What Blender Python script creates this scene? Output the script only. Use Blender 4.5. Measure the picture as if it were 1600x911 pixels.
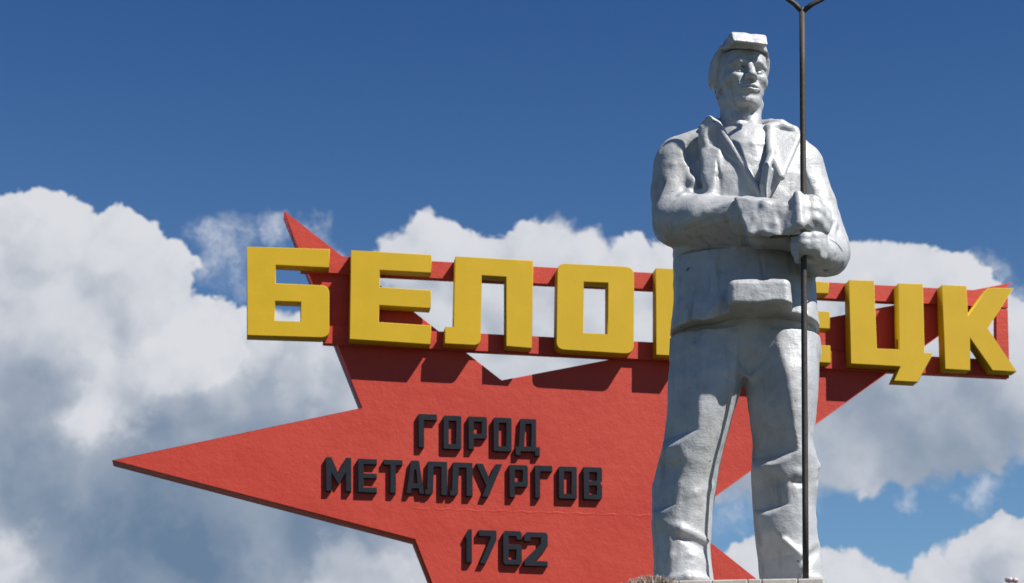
import bpy, math, random
import numpy as np
from mathutils import Vector, Matrix

for o in list(bpy.data.objects):
    bpy.data.objects.remove(o)
SC = bpy.context.scene
COL = SC.collection
R = math.radians
random.seed(7)
rng = np.random.default_rng(11)

# ------------------------------------------------------------------ camera
W0, H0, F = 1600.0, 911.0, 2850.0           # photograph size and focal length in its pixels
CX, CY = 800.0, 455.5
HORIZON, XN = 1400.0, 350.0                 # horizon row, column where the sign faces the viewer squarely
PITCH = math.atan((HORIZON - CY) / F)
YAW = math.atan((CX - XN) / math.hypot(F, HORIZON - CY))
EYE = Vector((0, 0, 1.7))
FW = Vector((math.sin(YAW) * math.cos(PITCH), math.cos(YAW) * math.cos(PITCH), math.sin(PITCH)))
RT = Vector((math.cos(YAW), -math.sin(YAW), 0))
UP = RT.cross(FW)

cam = bpy.data.cameras.new('camera')
camo = bpy.data.objects.new('camera', cam)
COL.objects.link(camo)
camo.location = EYE
camo.rotation_euler = Matrix((RT, UP, -FW)).transposed().to_euler()
cam.sensor_width = 36.0
cam.lens = 36.0 * F / W0
cam.clip_start = 0.1
cam.clip_end = 6000
cam.dof.use_dof = True
cam.dof.focus_distance = 13.9
cam.dof.aperture_fstop = 2.6
SC.camera = camo
SC.render.resolution_x, SC.render.resolution_y = 1024, 583

# ------------------------------------------------------------------ light
SUN = Vector((1.0, -1.0, 1.62)).normalized()      # towards the sun
SUN_EL = math.asin(SUN.z)
SUN_AZ = math.atan2(SUN.x, SUN.y)                  # clockwise from +Y
sl = bpy.data.lights.new('sun', 'SUN')
sl.energy = 5.0
sl.angle = R(0.5)
sl.color = (1.0, 0.955, 0.89)
slo = bpy.data.objects.new('sun', sl)
slo.rotation_euler = SUN.to_track_quat('Z', 'Y').to_euler()
slo.location = (20, -20, 40)
COL.objects.link(slo)
SC.view_settings.view_transform = 'Standard'
SC.view_settings.look = 'None'
SC.view_settings.exposure = 0.75
SC.view_settings.gamma = 1.0


def ray(px, py):
    return (FW + RT * ((px - CX) / F) - UP * ((py - CY) / F))


# ------------------------------------------------------------------ node helpers
class NT:
    def __init__(self, tree):
        self.t = tree
        self.n = tree.nodes
        self.l = tree.links

    def new(self, kind, **kw):
        nd = self.n.new(kind)
        for k, v in kw.items():
            setattr(nd, k, v)
        return nd

    def put(self, sock, v):
        if v is None:
            return
        if hasattr(v, 'is_linked') or isinstance(v, bpy.types.NodeSocket):
            self.l.new(v, sock)
        else:
            sock.default_value = v

    def m(self, op, a, b=None, c=None, clamp=False):
        nd = self.new('ShaderNodeMath', operation=op)
        nd.use_clamp = clamp
        for i, v in enumerate((a, b, c)):
            self.put(nd.inputs[i], v)
        return nd.outputs[0]

    def vm(self, op, a, b=None, scale=None):
        nd = self.new('ShaderNodeVectorMath', operation=op)
        self.put(nd.inputs[0], a)
        if b is not None:
            self.put(nd.inputs[1], b)
        if scale is not None:
            self.put(nd.inputs['Scale'], scale)
        return nd.outputs['Value'] if op in ('DISTANCE', 'DOT_PRODUCT', 'LENGTH') else nd.outputs[0]

    def noise(self, vec, scale, detail=4, rough=0.55, out=0, dist=0.0):
        nd = self.new('ShaderNodeTexNoise')
        self.put(nd.inputs['Vector'], vec)
        nd.inputs['Scale'].default_value = scale
        nd.inputs['Detail'].default_value = detail
        nd.inputs['Roughness'].default_value = rough
        nd.inputs['Distortion'].default_value = dist
        return nd.outputs[out]

    def mix(self, fac, a, b):
        nd = self.new('ShaderNodeMix', data_type='RGBA')
        self.put(nd.inputs[0], fac)
        self.put(nd.inputs[6], a)
        self.put(nd.inputs[7], b)
        return nd.outputs[2]

    def ramp(self, v, lo, hi, a=0.0, b=1.0, smooth=True):
        nd = self.new('ShaderNodeMapRange')
        nd.interpolation_type = 'SMOOTHSTEP' if smooth else 'LINEAR'
        self.put(nd.inputs[0], v)
        for i, x in enumerate((lo, hi, a, b)):
            nd.inputs[i + 1].default_value = x
        return nd.outputs[0]


# ------------------------------------------------------------------ world: sky and clouds
# cumulus banks given as round heads: direction (read off the photograph) and angular radius
CLOUD = [
    # big bank on the left
    (70, 400, 105), (-40, 420, 110), (165, 425, 100), (215, 470, 105), (60, 540, 190), (250, 590, 150),
    (330, 590, 120), (400, 640, 150), (480, 600, 110), (-100, 620, 200), (120, 740, 220), (330, 800, 230),
    (560, 760, 200), (-60, 860, 220), (240, 930, 200), (500, 940, 120),
    # bank behind the sign
    (685, 410, 84), (640, 430, 74), (745, 430, 82), (850, 415, 86), (905, 425, 74), (800, 470, 110),
    (1000, 450, 82), (1050, 440, 74), (960, 520, 130), (700, 540, 130), (560, 560, 100), (820, 640, 160),
    (1120, 520, 140), (1100, 620, 130),
    # bank on the right
    (1350, 440, 74), (1420, 450, 82), (1240, 480, 110), (1500, 490, 84), (1560, 560, 100), (1400, 580, 150),
    (1620, 625, 112), (1520, 665, 95), (1320, 680, 105), (1430, 640, 130), (1230, 680, 95), (1160, 720, 80),
    # low bank at the bottom right
    (1190, 935, 88), (1310, 935, 92), (1370, 960, 80), (1570, 914, 98), (1645, 905, 108), (1500, 950, 90),
    (1240, 990, 120), (1450, 1010, 90), (1090, 960, 80),
]
# parts of the banks that are thicker and so greyer
GREY = [(250, 840, 270, 1.0), (480, 780, 200, .9), (40, 740, 150, .8), (430, 615, 110, .75), (40, 620, 110, .55), (330, 700, 120, .7),
        (1480, 690, 150, .7), (1330, 640, 120, .5), (1150, 730, 120, .6), (830, 640, 130, .3), (1570, 905, 50, .5),
        (1300, 950, 60, .2), (560, 820, 110, .7)]
# and brighter heads in front of them
BRIGHT = [(140, 655, 50, .55), (205, 615, 55, .6), (265, 580, 55, .6), (330, 545, 55, .6), (400, 560, 40, .3), (480, 585, 45, .3),
          (20, 875, 45, .45), (540, 905, 60, .6), (600, 900, 40, .4)]
WISP = [(360, 385, 62), (430, 370, 40), (495, 365, 42), (530, 390, 30), (320, 385, 45), (330, 420, 45), (375, 425, 40), 
        (1555, 430, 45), (1590, 470, 40), (1440, 775, 30), (1540, 765, 40),
        (1250, 775, 45), (1130, 785, 50)]

world = bpy.data.worlds.new('World')
SC.world = world
world.use_nodes = True


def cloud_group():
    g = bpy.data.node_groups.new('cloud_density', 'ShaderNodeTree')
    g.interface.new_socket('Vector', in_out='INPUT', socket_type='NodeSocketVector')
    g.interface.new_socket('Density', in_out='OUTPUT', socket_type='NodeSocketFloat')
    N = NT(g)
    gi, go = N.new('NodeGroupInput'), N.new('NodeGroupOutput')
    v0 = gi.outputs[0]
    # billowy edge: three octaves of warp
    w1 = N.noise(v0, 16, 3, 0.5, out=1)
    w2 = N.noise(v0, 48, 4, 0.6, out=1)
    a = N.vm('SCALE', N.vm('SUBTRACT', w1, (.5, .5, .5)), scale=0.026)
    b = N.vm('SCALE', N.vm('SUBTRACT', w2, (.5, .5, .5)), scale=0.016)
    v = N.vm('ADD', N.vm('ADD', v0, a), b)
    acc = None
    for px, py, r in CLOUD:
        d = N.vm('DISTANCE', v, tuple(ray(px, py).normalized()))
        s = N.m('MULTIPLY_ADD', d, -1.0, r / F)
        acc = s if acc is None else N.m('SMOOTH_MAX', acc, s, 0.006)
    # the same kind of banks all round the horizon, away from the measured ones
    sep = N.new('ShaderNodeSeparateXYZ')
    N.l.new(v0, sep.inputs[0])
    el = sep.outputs[2]
    far = N.noise(N.vm('MULTIPLY', v, (1, 1, 1.8)), 5.0, 5, 0.55)
    away = N.ramp(N.vm('DOT_PRODUCT', v0, tuple(FW)), 0.90, 0.955, 0.0, -0.5)
    low = N.ramp(el, 0.12, 0.45, -0.03, -0.2)
    gen = N.m('ADD', N.m('MULTIPLY', N.m('SUBTRACT', far, 0.56), 0.45), N.m('ADD', away, low))
    acc = N.m('SMOOTH_MAX', acc, gen, 0.006)
    # cauliflower heads: folded noise, round outside and creased between
    for sc_, det, am in ((30, 2, 0.030), (78, 3, 0.016)):
        b_ = N.m('ABSOLUTE', N.m('SUBTRACT', N.noise(v, sc_, det, 0.5), .5))
        acc = N.m('ADD', acc, N.m('MULTIPLY', N.m('SUBTRACT', b_, .10), am))
    N.l.new(acc, go.inputs[0])
    return g


def build_world():
    t = world.node_tree
    t.nodes.clear()
    N = NT(t)
    out = N.new('ShaderNodeOutputWorld')
    bg = N.new('ShaderNodeBackground')
    sky = N.new('ShaderNodeTexSky', sky_type='NISHITA')
    sky.sun_disc = False
    sky.sun_elevation = SUN_EL
    sky.sun_rotation = SUN_AZ
    sky.altitude = 600
    sky.air_density = 1.0
    sky.dust_density = 0.2
    sky.ozone_density = 2.2
    STR = 0.053
    tc = N.new('ShaderNodeTexCoord')
    v = N.vm('NORMALIZE', tc.outputs['Generated'])
    cg = cloud_group()

    def dens(vec):
        nd = N.new('ShaderNodeGroup')
        nd.node_tree = cg
        N.l.new(vec, nd.inputs[0])
        return nd.outputs[0]
    d0 = dens(v)
    tl = (RT * 0.55 + UP * 0.83).normalized()
    d1 = dens(N.vm('ADD', v, tuple(tl * 0.014)))
    soft = N.ramp(N.noise(v, 26, 2, 0.5), 0.36, 0.62, 0.9, 3.2)
    soft = N.m('MULTIPLY', soft, N.ramp(N.m('SUBTRACT', d0, d1), -0.012, 0.006, 0.38, 1.0))
    cover = N.ramp(N.m('MULTIPLY', N.m('ADD', d0, 0.001), soft), -0.001, 0.0062)
    # thin wisps
    vw = N.vm('ADD', v, N.vm('SCALE', N.vm('SUBTRACT', N.noise(v, 30, 5, 0.65, out=1), (.5, .5, .5)), scale=0.05))
    acc = None
    for px, py, r in WISP:
        s = N.m('MULTIPLY_ADD', N.vm('DISTANCE', vw, tuple(ray(px, py).normalized())), -F / r, 1.0)
        acc = s if acc is None else N.m('MAXIMUM', acc, s)
    wn = N.noise(vw, 70, 5, 0.65)
    wisp = N.m('MULTIPLY', N.ramp(acc, 0.0, 0.9), N.ramp(wn, 0.30, 0.65, 0.15, 0.8))
    # light on the banks: heads turned to the sun are whitest, thick parts greyer
    lit = N.m('SUBTRACT', d0, d1)
    s_head = N.ramp(lit, -0.020, 0.020, 0.0, 1.0)
    deep = N.ramp(d0, 0.0, 0.05, 1.0, 0.0)
    acc = None
    vg = N.vm('ADD', v, N.vm('SCALE', N.vm('SUBTRACT', N.noise(v, 14, 5, 0.6, out=1), (.5, .5, .5)), scale=0.06))
    for px, py, r, am in GREY:
        s = N.m('MULTIPLY', N.ramp(N.vm('DISTANCE', vg, tuple(ray(px, py).normalized())), r * 1.25 / F, r * .3 / F), am)
        acc = s if acc is None else N.m('SMOOTH_MAX', acc, s, 0.15)
    grey, acc = acc, None
    for px, py, r, am in BRIGHT:
        s = N.m('MULTIPLY', N.ramp(N.vm('DISTANCE', vw, tuple(ray(px, py).normalized())), r * 1.3 / F, r * .5 / F), am)
        acc = s if acc is None else N.m('MAXIMUM', acc, s)
    acc = N.m('SUBTRACT', grey, acc, clamp=True)
    big = N.noise(v, 22, 5, 0.55)
    tone = N.m('ADD', N.m('MULTIPLY', N.m('SUBTRACT', s_head, .45), 0.50), N.m('MULTIPLY', N.m('SUBTRACT', big, .5), 0.28))
    tone = N.m('MULTIPLY', tone, N.m('MULTIPLY_ADD', acc, -0.6, 1.0))
    tone = N.m('ADD', N.m('ADD', tone, 0.72), N.m('MULTIPLY', deep, 0.10))
    tone = N.m('SUBTRACT', tone, N.m('MULTIPLY', acc, 0.67), clamp=True)
    shade = N.mix(tone, (0.140, 0.217, 0.330, 1), (0.70, 0.715, 0.76, 1))
    shade = N.mix(1.0, shade, shade)
    # clouds are given in picture light, so divide out the sky strength
    cl = N.vm('SCALE', shade, scale=0.594 / STR)
    wl = N.vm('SCALE', (0.55, 0.60, 0.70), scale=0.594 / STR)
    # the air pales towards the horizon all the way round
    sp = N.new('ShaderNodeSeparateXYZ')
    N.l.new(v, sp.inputs[0])
    pale = N.ramp(sp.outputs[2], 0.22, 0.50, 1.0, 0.0, False)
    skyc = N.vm('MULTIPLY', sky.outputs[0], N.mix(pale, (0.30, 0.60, 0.98, 1), (0.76, 0.98, 1.10, 1)))
    c = N.mix(wisp, skyc, wl)
    c = N.mix(cover, c, cl)
    N.l.new(c, bg.inputs[0])
    bg.inputs[1].default_value = STR
    N.l.new(bg.outputs[0], out.inputs[0])


build_world()

# ------------------------------------------------------------------ object helpers
def link(name, me, mat, parent=None):
    o = bpy.data.objects.new(name, me)
    COL.objects.link(o)
    if mat is not None and me is not None:
        me.materials.clear()
        me.materials.append(mat)
    if parent is not None:
        o.parent = parent
        o.matrix_parent_inverse = Matrix.Translation(-parent.location) if parent.type == 'EMPTY' else Matrix()
    return o


def tag(o, label=None, cat=None, group=None, kind=None):
    for k, v in (('label', label), ('category', cat), ('group', group), ('kind', kind)):
        if v:
            o[k] = v
    return o


def empty(name, loc):
    o = bpy.data.objects.new(name, None)
    o.location = loc
    o.empty_display_size = 0.3
    COL.objects.link(o)
    return o


def mesh(name, verts, faces, smooth=False):
    me = bpy.data.meshes.new(name)
    me.from_pydata([tuple(v) for v in verts], [], faces)
    me.update()
    if smooth:
        me.polygons.foreach_set('use_smooth', [True] * len(me.polygons))
    return me


def box_geo(lo, hi):
    x0, y0, z0 = lo
    x1, y1, z1 = hi
    v = [(x0, y0, z0), (x1, y0, z0), (x1, y1, z0), (x0, y1, z0), (x0, y0, z1), (x1, y0, z1), (x1, y1, z1), (x0, y1, z1)]
    f = [(0, 3, 2, 1), (4, 5, 6, 7), (0, 1, 5, 4), (1, 2, 6, 5), (2, 3, 7, 6), (3, 0, 4, 7)]
    return v, f


def tube(pts, rad, n=10):
    """capped tube along points; rad is a number or a list"""
    pts = [Vector(p) for p in pts]
    if not hasattr(rad, '__len__'):
        rad = [rad] * len(pts)
    V, Fc = [], []
    prev = None
    for i, p in enumerate(pts):
        d = (pts[min(i + 1, len(pts) - 1)] - pts[max(i - 1, 0)]).normalized()
        a = d.orthogonal().normalized() if prev is None else (prev - d * prev.dot(d)).normalized()
        prev = a
        b = d.cross(a)
        for k in range(n):
            t = 2 * math.pi * k / n
            V.append(p + (a * math.cos(t) + b * math.sin(t)) * rad[i])
    for i in range(len(pts) - 1):
        for k in range(n):
            q = (k + 1) % n
            Fc.append((i * n + k, i * n + q, (i + 1) * n + q, (i + 1) * n + k))
    Fc.append(tuple(range(n - 1, -1, -1)))
    Fc.append(tuple(range((len(pts) - 1) * n, len(pts) * n)))
    return V, Fc


def join(parts):
    V, Fc = [], []
    for v, f in parts:
        o = len(V)
        V += list(v)
        Fc += [tuple(i + o for i in q) for q in f]
    return V, Fc


def principled(name):
    m = bpy.data.materials.new(name)
    m.use_nodes = True
    N = NT(m.node_tree)
    b = m.node_tree.nodes['Principled BSDF']
    return m, N, b


def bump(N, b, h, strength, dist):
    nd = N.new('ShaderNodeBump')
    nd.inputs['Strength'].default_value = strength
    nd.inputs['Distance'].default_value = dist
    N.l.new(h, nd.inputs['Height'])
    N.l.new(nd.outputs[0], b.inputs['Normal'])


def geo_pos(N):
    return N.new('ShaderNodeNewGeometry').outputs['Position']


# ------------------------------------------------------------------ materials
def mat_silver():
    m, N, b = principled('silver_paint')
    p = geo_pos(N)
    n1 = N.noise(p, 5, 5, 0.6)
    n2 = N.noise(p, 38, 4, 0.6)
    strk = N.noise(N.vm('MULTIPLY', p, (1.0, 1.0, 3.2)), 22, 4, 0.6)
    c = N.mix(N.ramp(n1, 0.3, 0.7), (0.335, 0.344, 0.355, 1), (0.402, 0.410, 0.420, 1))
    c = N.mix(N.ramp(n2, 0.60, 0.80, 0, .35), c, (0.24, 0.245, 0.25, 1))
    c = N.mix(N.ramp(N.noise(N.vm('MULTIPLY', p, (1, 1, .3)), 2.6, 5, .65), .5, .75, 0, .45), c, (0.22, 0.222, 0.222, 1))
    c = N.mix(N.ramp(N.noise(N.vm('ADD', p, (7, 3, 1)), 1.9, 5, .7), .55, .72, 0, .4), c, (0.25, 0.235, 0.185, 1))
    # chips and rain streaks
    ch = N.noise(p, 9, 3, 0.5)
    c = N.mix(N.ramp(ch, 0.725, 0.74, 0, .8), c, (0.10, 0.09, 0.08, 1))
    ru = N.noise(N.vm('MULTIPLY', p, (1, 1, 0.12)), 14, 4, 0.6)
    c = N.mix(N.ramp(ru, 0.54, 0.76, 0, .5), c, (0.15, 0.14, 0.12, 1))
    N.l.new(c, b.inputs['Base Color'])
    b.inputs['Metallic'].default_value = 0.14
    b.inputs['Specular IOR Level'].default_value = 0.25
    N.l.new(N.ramp(n2, .3, .7, .42, .6), b.inputs['Roughness'])
    h = N.m('ADD', N.m('MULTIPLY', n1, 0.35), N.m('ADD', N.m('MULTIPLY', strk, 0.09), N.m('MULTIPLY', n2, 0.20)))
    bump(N, b, h, 0.8, 0.022)
    return m


def mat_red():
    m, N, b = principled('red_paint')
    p = geo_pos(N)
    n1 = N.noise(p, 1.2, 5, 0.6)
    n2 = N.noise(p, 9, 5, 0.6)
    c = N.mix(N.ramp(n1, .3, .7), (0.340, 0.033, 0.021, 1), (0.372, 0.042, 0.027, 1))
    c = N.mix(N.ramp(n2, .58, .78, 0, .35), c, (0.36, 0.054, 0.038, 1))
    c = N.mix(N.ramp(N.noise(N.vm('MULTIPLY', p, (1, 1, .15)), 5, 4, .6), .58, .8, 0, .3), c, (0.26, 0.027, 0.020, 1))
    N.l.new(c, b.inputs['Base Color'])
    b.inputs['Roughness'].default_value = 0.55
    b.inputs['Specular IOR Level'].default_value = 0.2
    h = N.m('ADD', N.m('MULTIPLY', n2, .6), N.m('MULTIPLY', N.noise(p, 30, 4, .6), .3))
    bump(N, b, h, 0.34, 0.03)
    return m


def mat_paint(name, c0, c1, rough=.5, bs=.25):
    m, N, b = principled(name)
    p = geo_pos(N)
    n1 = N.noise(p, 2.2, 5, 0.6)
    n2 = N.noise(p, 25, 4, 0.6)
    c = N.mix(N.ramp(n1, .3, .7), c0, c1)
    dk = tuple(x * .7 for x in c0[:3]) + (1,)
    c = N.mix(N.ramp(N.noise(N.vm('MULTIPLY', p, (1, 1, .2)), 8, 5, .65), .6, .85, 0, .3), c, dk)
    N.l.new(c, b.inputs['Base Color'])
    b.inputs['Roughness'].default_value = rough
    b.inputs['Specular IOR Level'].default_value = 0.22
    bump(N, b, n2, bs, 0.01)
    return m


def mat_simple(name, c0, c1, scale=6, rough=.8, bs=.4, bd=.02, metal=0.0):
    m, N, b = principled(name)
    p = geo_pos(N)
    n = N.noise(p, scale, 6, .6)
    N.l.new(N.mix(N.ramp(n, .3, .7), c0, c1), b.inputs['Base Color'])
    b.inputs['Roughness'].default_value = rough
    b.inputs['Metallic'].default_value = metal
    bump(N, b, n, bs, bd)
    return m


M_SILVER = mat_silver()
M_RED = mat_red()
M_YELLOW = mat_paint('yellow_paint', (0.40, 0.255, 0.005, 1), (0.43, 0.273, 0.007, 1), .6, .1)
M_BLACK = mat_paint('black_paint', (0.006, 0.008, 0.013, 1), (0.009, 0.012, 0.018, 1), .8)
M_STEEL = mat_simple('dark_steel', (0.022, 0.021, 0.022, 1), (0.045, 0.038, 0.034, 1), 30, .68, .3, .004, .2)
M_STONE = mat_simple('pale_stone', (0.34, 0.31, 0.28, 1), (0.44, 0.41, 0.38, 1), 9, .8, .3, .01)
M_CONC = mat_simple('concrete', (0.30, 0.29, 0.27, 1), (0.40, 0.38, 0.35, 1), 5, .9, .4, .02)
M_TWIG = mat_simple('dry_twig', (0.16, 0.12, 0.09, 1), (0.36, 0.30, 0.25, 1), 40, .9, .3, .003)
M_BARK = mat_simple('bark', (0.06, 0.045, 0.035, 1), (0.12, 0.09, 0.07, 1), 30, .9, .5, .01)
M_PETAL = mat_simple('pink_petal', (0.62, 0.42, 0.44, 1), (0.74, 0.58, 0.60, 1), 30, .7, .2, .003)
M_LEAF = mat_simple('leaf', (0.035, 0.065, 0.02, 1), (0.07, 0.11, 0.035, 1), 12, .7, .2, .003)


def mat_ground():
    m, N, b = principled('grass_ground')
    p = geo_pos(N)
    a = N.noise(p, .35, 6, .6)
    g = N.mix(N.ramp(N.noise(p, 8, 5, .6), .3, .7), (0.033, 0.037, 0.016, 1), (0.062, 0.058, 0.028, 1))
    c = N.mix(N.ramp(a, .45, .6), g, (0.10, 0.085, 0.06, 1))
    N.l.new(c, b.inputs['Base Color'])
    b.inputs['Roughness'].default_value = .95
    bump(N, b, N.noise(p, 25, 5, .6), .6, .05)
    return m


# ------------------------------------------------------------------ the ground
gv, gf = [], []
GN = 40
for i in range(GN + 1):
    for j in range(GN + 1):
        x = (i / GN * 2 - 1)
        y = (j / GN * 2 - 1)
        gv.append((math.copysign(abs(x) ** 3, x) * 3000, math.copysign(abs(y) ** 3, y) * 3000, 0))
for i in range(GN):
    for j in range(GN):
        a = i * (GN + 1) + j
        gf.append((a, a + GN + 1, a + GN + 2, a + 1))
tag(link('ground', mesh('ground', gv, gf), mat_ground()), kind='structure')

# ------------------------------------------------------------------ the sign
Y_LET, Y_BEAM, Y_STAR = 20.0, 20.188, 20.25


def on_plane(px, py, Y):
    r = ray(px, py)
    p = EYE + r * ((Y - EYE.y) / r.y)
    return (p.x, p.z)


def round_poly(pts, radii, n=5):
    """round chosen corners of a polygon (radius given per vertex, in the same unit)"""
    out = []
    L = len(pts)
    for i in range(L):
        r = radii[i] if radii else 0
        if not r:
            out.append(pts[i])
            continue
        p, a, b = (Vector(q) for q in (pts[i], pts[i - 1], pts[(i + 1) % L]))
        s, e = p + (a - p).normalized() * r, p + (b - p).normalized() * r
        for k in range(n + 1):
            t = k / n
            q = s * (1 - t) ** 2 + p * 2 * t * (1 - t) + e * t * t
            out.append((q.x, q.y))
    return out


def slab(name, loops, Yf, depth, mat, parent, bev=0.0):
    """outline(s) in the sign's own x, z metres, pushed back from the front face Yf by depth"""
    cu = bpy.data.curves.new(name, 'CURVE')
    cu.dimensions = '2D'
    cu.fill_mode = 'BOTH'
    cu.extrude = depth / 2 - bev
    cu.bevel_depth = bev
    cu.offset = -bev
    cu.bevel_resolution = 1
    for lp in loops:
        s = cu.splines.new('POLY')
        s.points.add(len(lp) - 1)
        for i, (x, z) in enumerate(lp):
            s.points[i].co = (x, z, 0, 1)
        s.use_cyclic_u = True
    tmp = bpy.data.objects.new(name, cu)
    me = bpy.data.meshes.new_from_object(tmp)
    bpy.data.objects.remove(tmp)
    bpy.data.curves.remove(cu)
    n = len(me.vertices)
    co = np.empty(n * 3)
    me.vertices.foreach_get('co', co)
    co = co.reshape(-1, 3)
    co = np.stack([co[:, 0], Yf + depth / 2 - co[:, 2], co[:, 1]], 1)
    me.vertices.foreach_set('co', co.ravel())
    me.update()
    me.name = name
    return link(name, me, mat, parent)


def px_loop(pts, Y):
    return [on_plane(x, y, Y) for x, y in pts]


sign = empty('town_sign', (on_plane(900, 560, Y_LET)[0], Y_STAR, 0))
tag(sign, 'large red star town sign carrying yellow letters on red rails', 'sign')

STAR = [(444, 329), (566, 637), (175, 719), (648, 843), (731, 1054), (921, 922), (1337, 1027), (1066, 812),
        (1583, 441), (784, 594)]
star = slab('star', [px_loop(STAR, Y_STAR)], Y_STAR, 0.31, M_RED, sign, 0.008)


def beam(name, p, q, wpx, Y, depth):
    (x0, y0), (x1, y1) = p, q
    return slab(name, [px_loop([(x0, y0), (x1, y1), (x1, y1 + wpx[1]), (x0, y0 + wpx[0])], Y)], Y, depth, M_RED, sign, 0.004)


beam('rail', (470, 397), (1575, 456), (27, 25), Y_BEAM, 0.1)
beam('rail', (505, 508.5), (1577, 563), (28, 27), Y_BEAM, 0.1)
slab('upright', [px_loop([(1557, 482), (1575, 483), (1577, 562), (1557, 561)], Y_BEAM)], Y_BEAM + .003, 0.09, M_RED, sign, 0.004)

LET = {
    'Б': ([[(386, 385), (515.5, 389), (514.7, 418), (431, 413.6), (431, 442.5), (514.7, 446), (514.7, 528), (386, 524)],
           [(430, 470), (470, 471.8), (470, 502.5), (429.5, 500.5)]], {5: 13, 6: 14}),
    'Е': ([[(549, 390.6), (675, 398), (674, 426), (593.5, 421.5), (593.5, 448.3), (674, 453.5), (673, 481.5),
            (593, 476.5), (592, 503), (674, 508.4), (673, 538), (546, 530)]], {}),
    'Л': ([[(712, 400.3), (833.4, 407), (831.5, 544), (790.7, 541), (790.7, 432.7), (753, 429.8), (751, 540),
            (694.5, 536.8), (695.8, 510.4), (709.5, 510.6)]], {6: 12}),
    'О': ([[(871, 411), (991, 417), (990.4, 553.5), (869, 546)], [(912.4, 440), (950, 442), (950, 522), (912, 519.7)]],
          {0: 13, 1: 14, 2: 15, 3: 13}),
    'Р': ([[(1025, 418.7), (1145, 425.5), (1146, 515), (1068, 511), (1069, 557), (1025, 554.5)],
           [(1067, 448), (1104, 450), (1104, 485), (1067, 483)]], {1: 13, 2: 13}),
    'Ее': ([[(1178, 428.5), (1296, 441.5), (1295, 458.5), (1219, 456), (1219, 481), (1297, 487), (1297, 513.5),
             (1219, 509), (1219, 535), (1297.5, 539.8), (1298.7, 567), (1178, 560)]], {}),
    'Ц': ([[(1327, 437.4), (1366, 438.2), (1370.4, 544.4), (1406.4, 545.6), (1404.2, 442.6), (1442.3, 443.4), (1445, 551),
            (1458.5, 551.6), (1434.4, 597), (1396.4, 595), (1406.6, 572.6), (1329.3, 568.3)]], {}),
    'К': ([[(1472.3, 445), (1510.4, 446.4), (1512.8, 493), (1543.7, 449.5), (1584, 450), (1543.7, 513), (1588.9, 580.6),
            (1551, 579), (1516.2, 528), (1516.4, 578.7), (1476.6, 576.7)]], {}),
}
for ch, (loops, rad) in LET.items():
    ls = []
    for li, lp in enumerate(loops):
        rr = [rad.get(i, 0) if li == 0 else 0 for i in range(len(lp))]
        ls.append(px_loop(round_poly(lp, rr), Y_LET))
    o = slab('letter', ls, Y_LET, 0.185, M_YELLOW, sign, 0.007)

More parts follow.
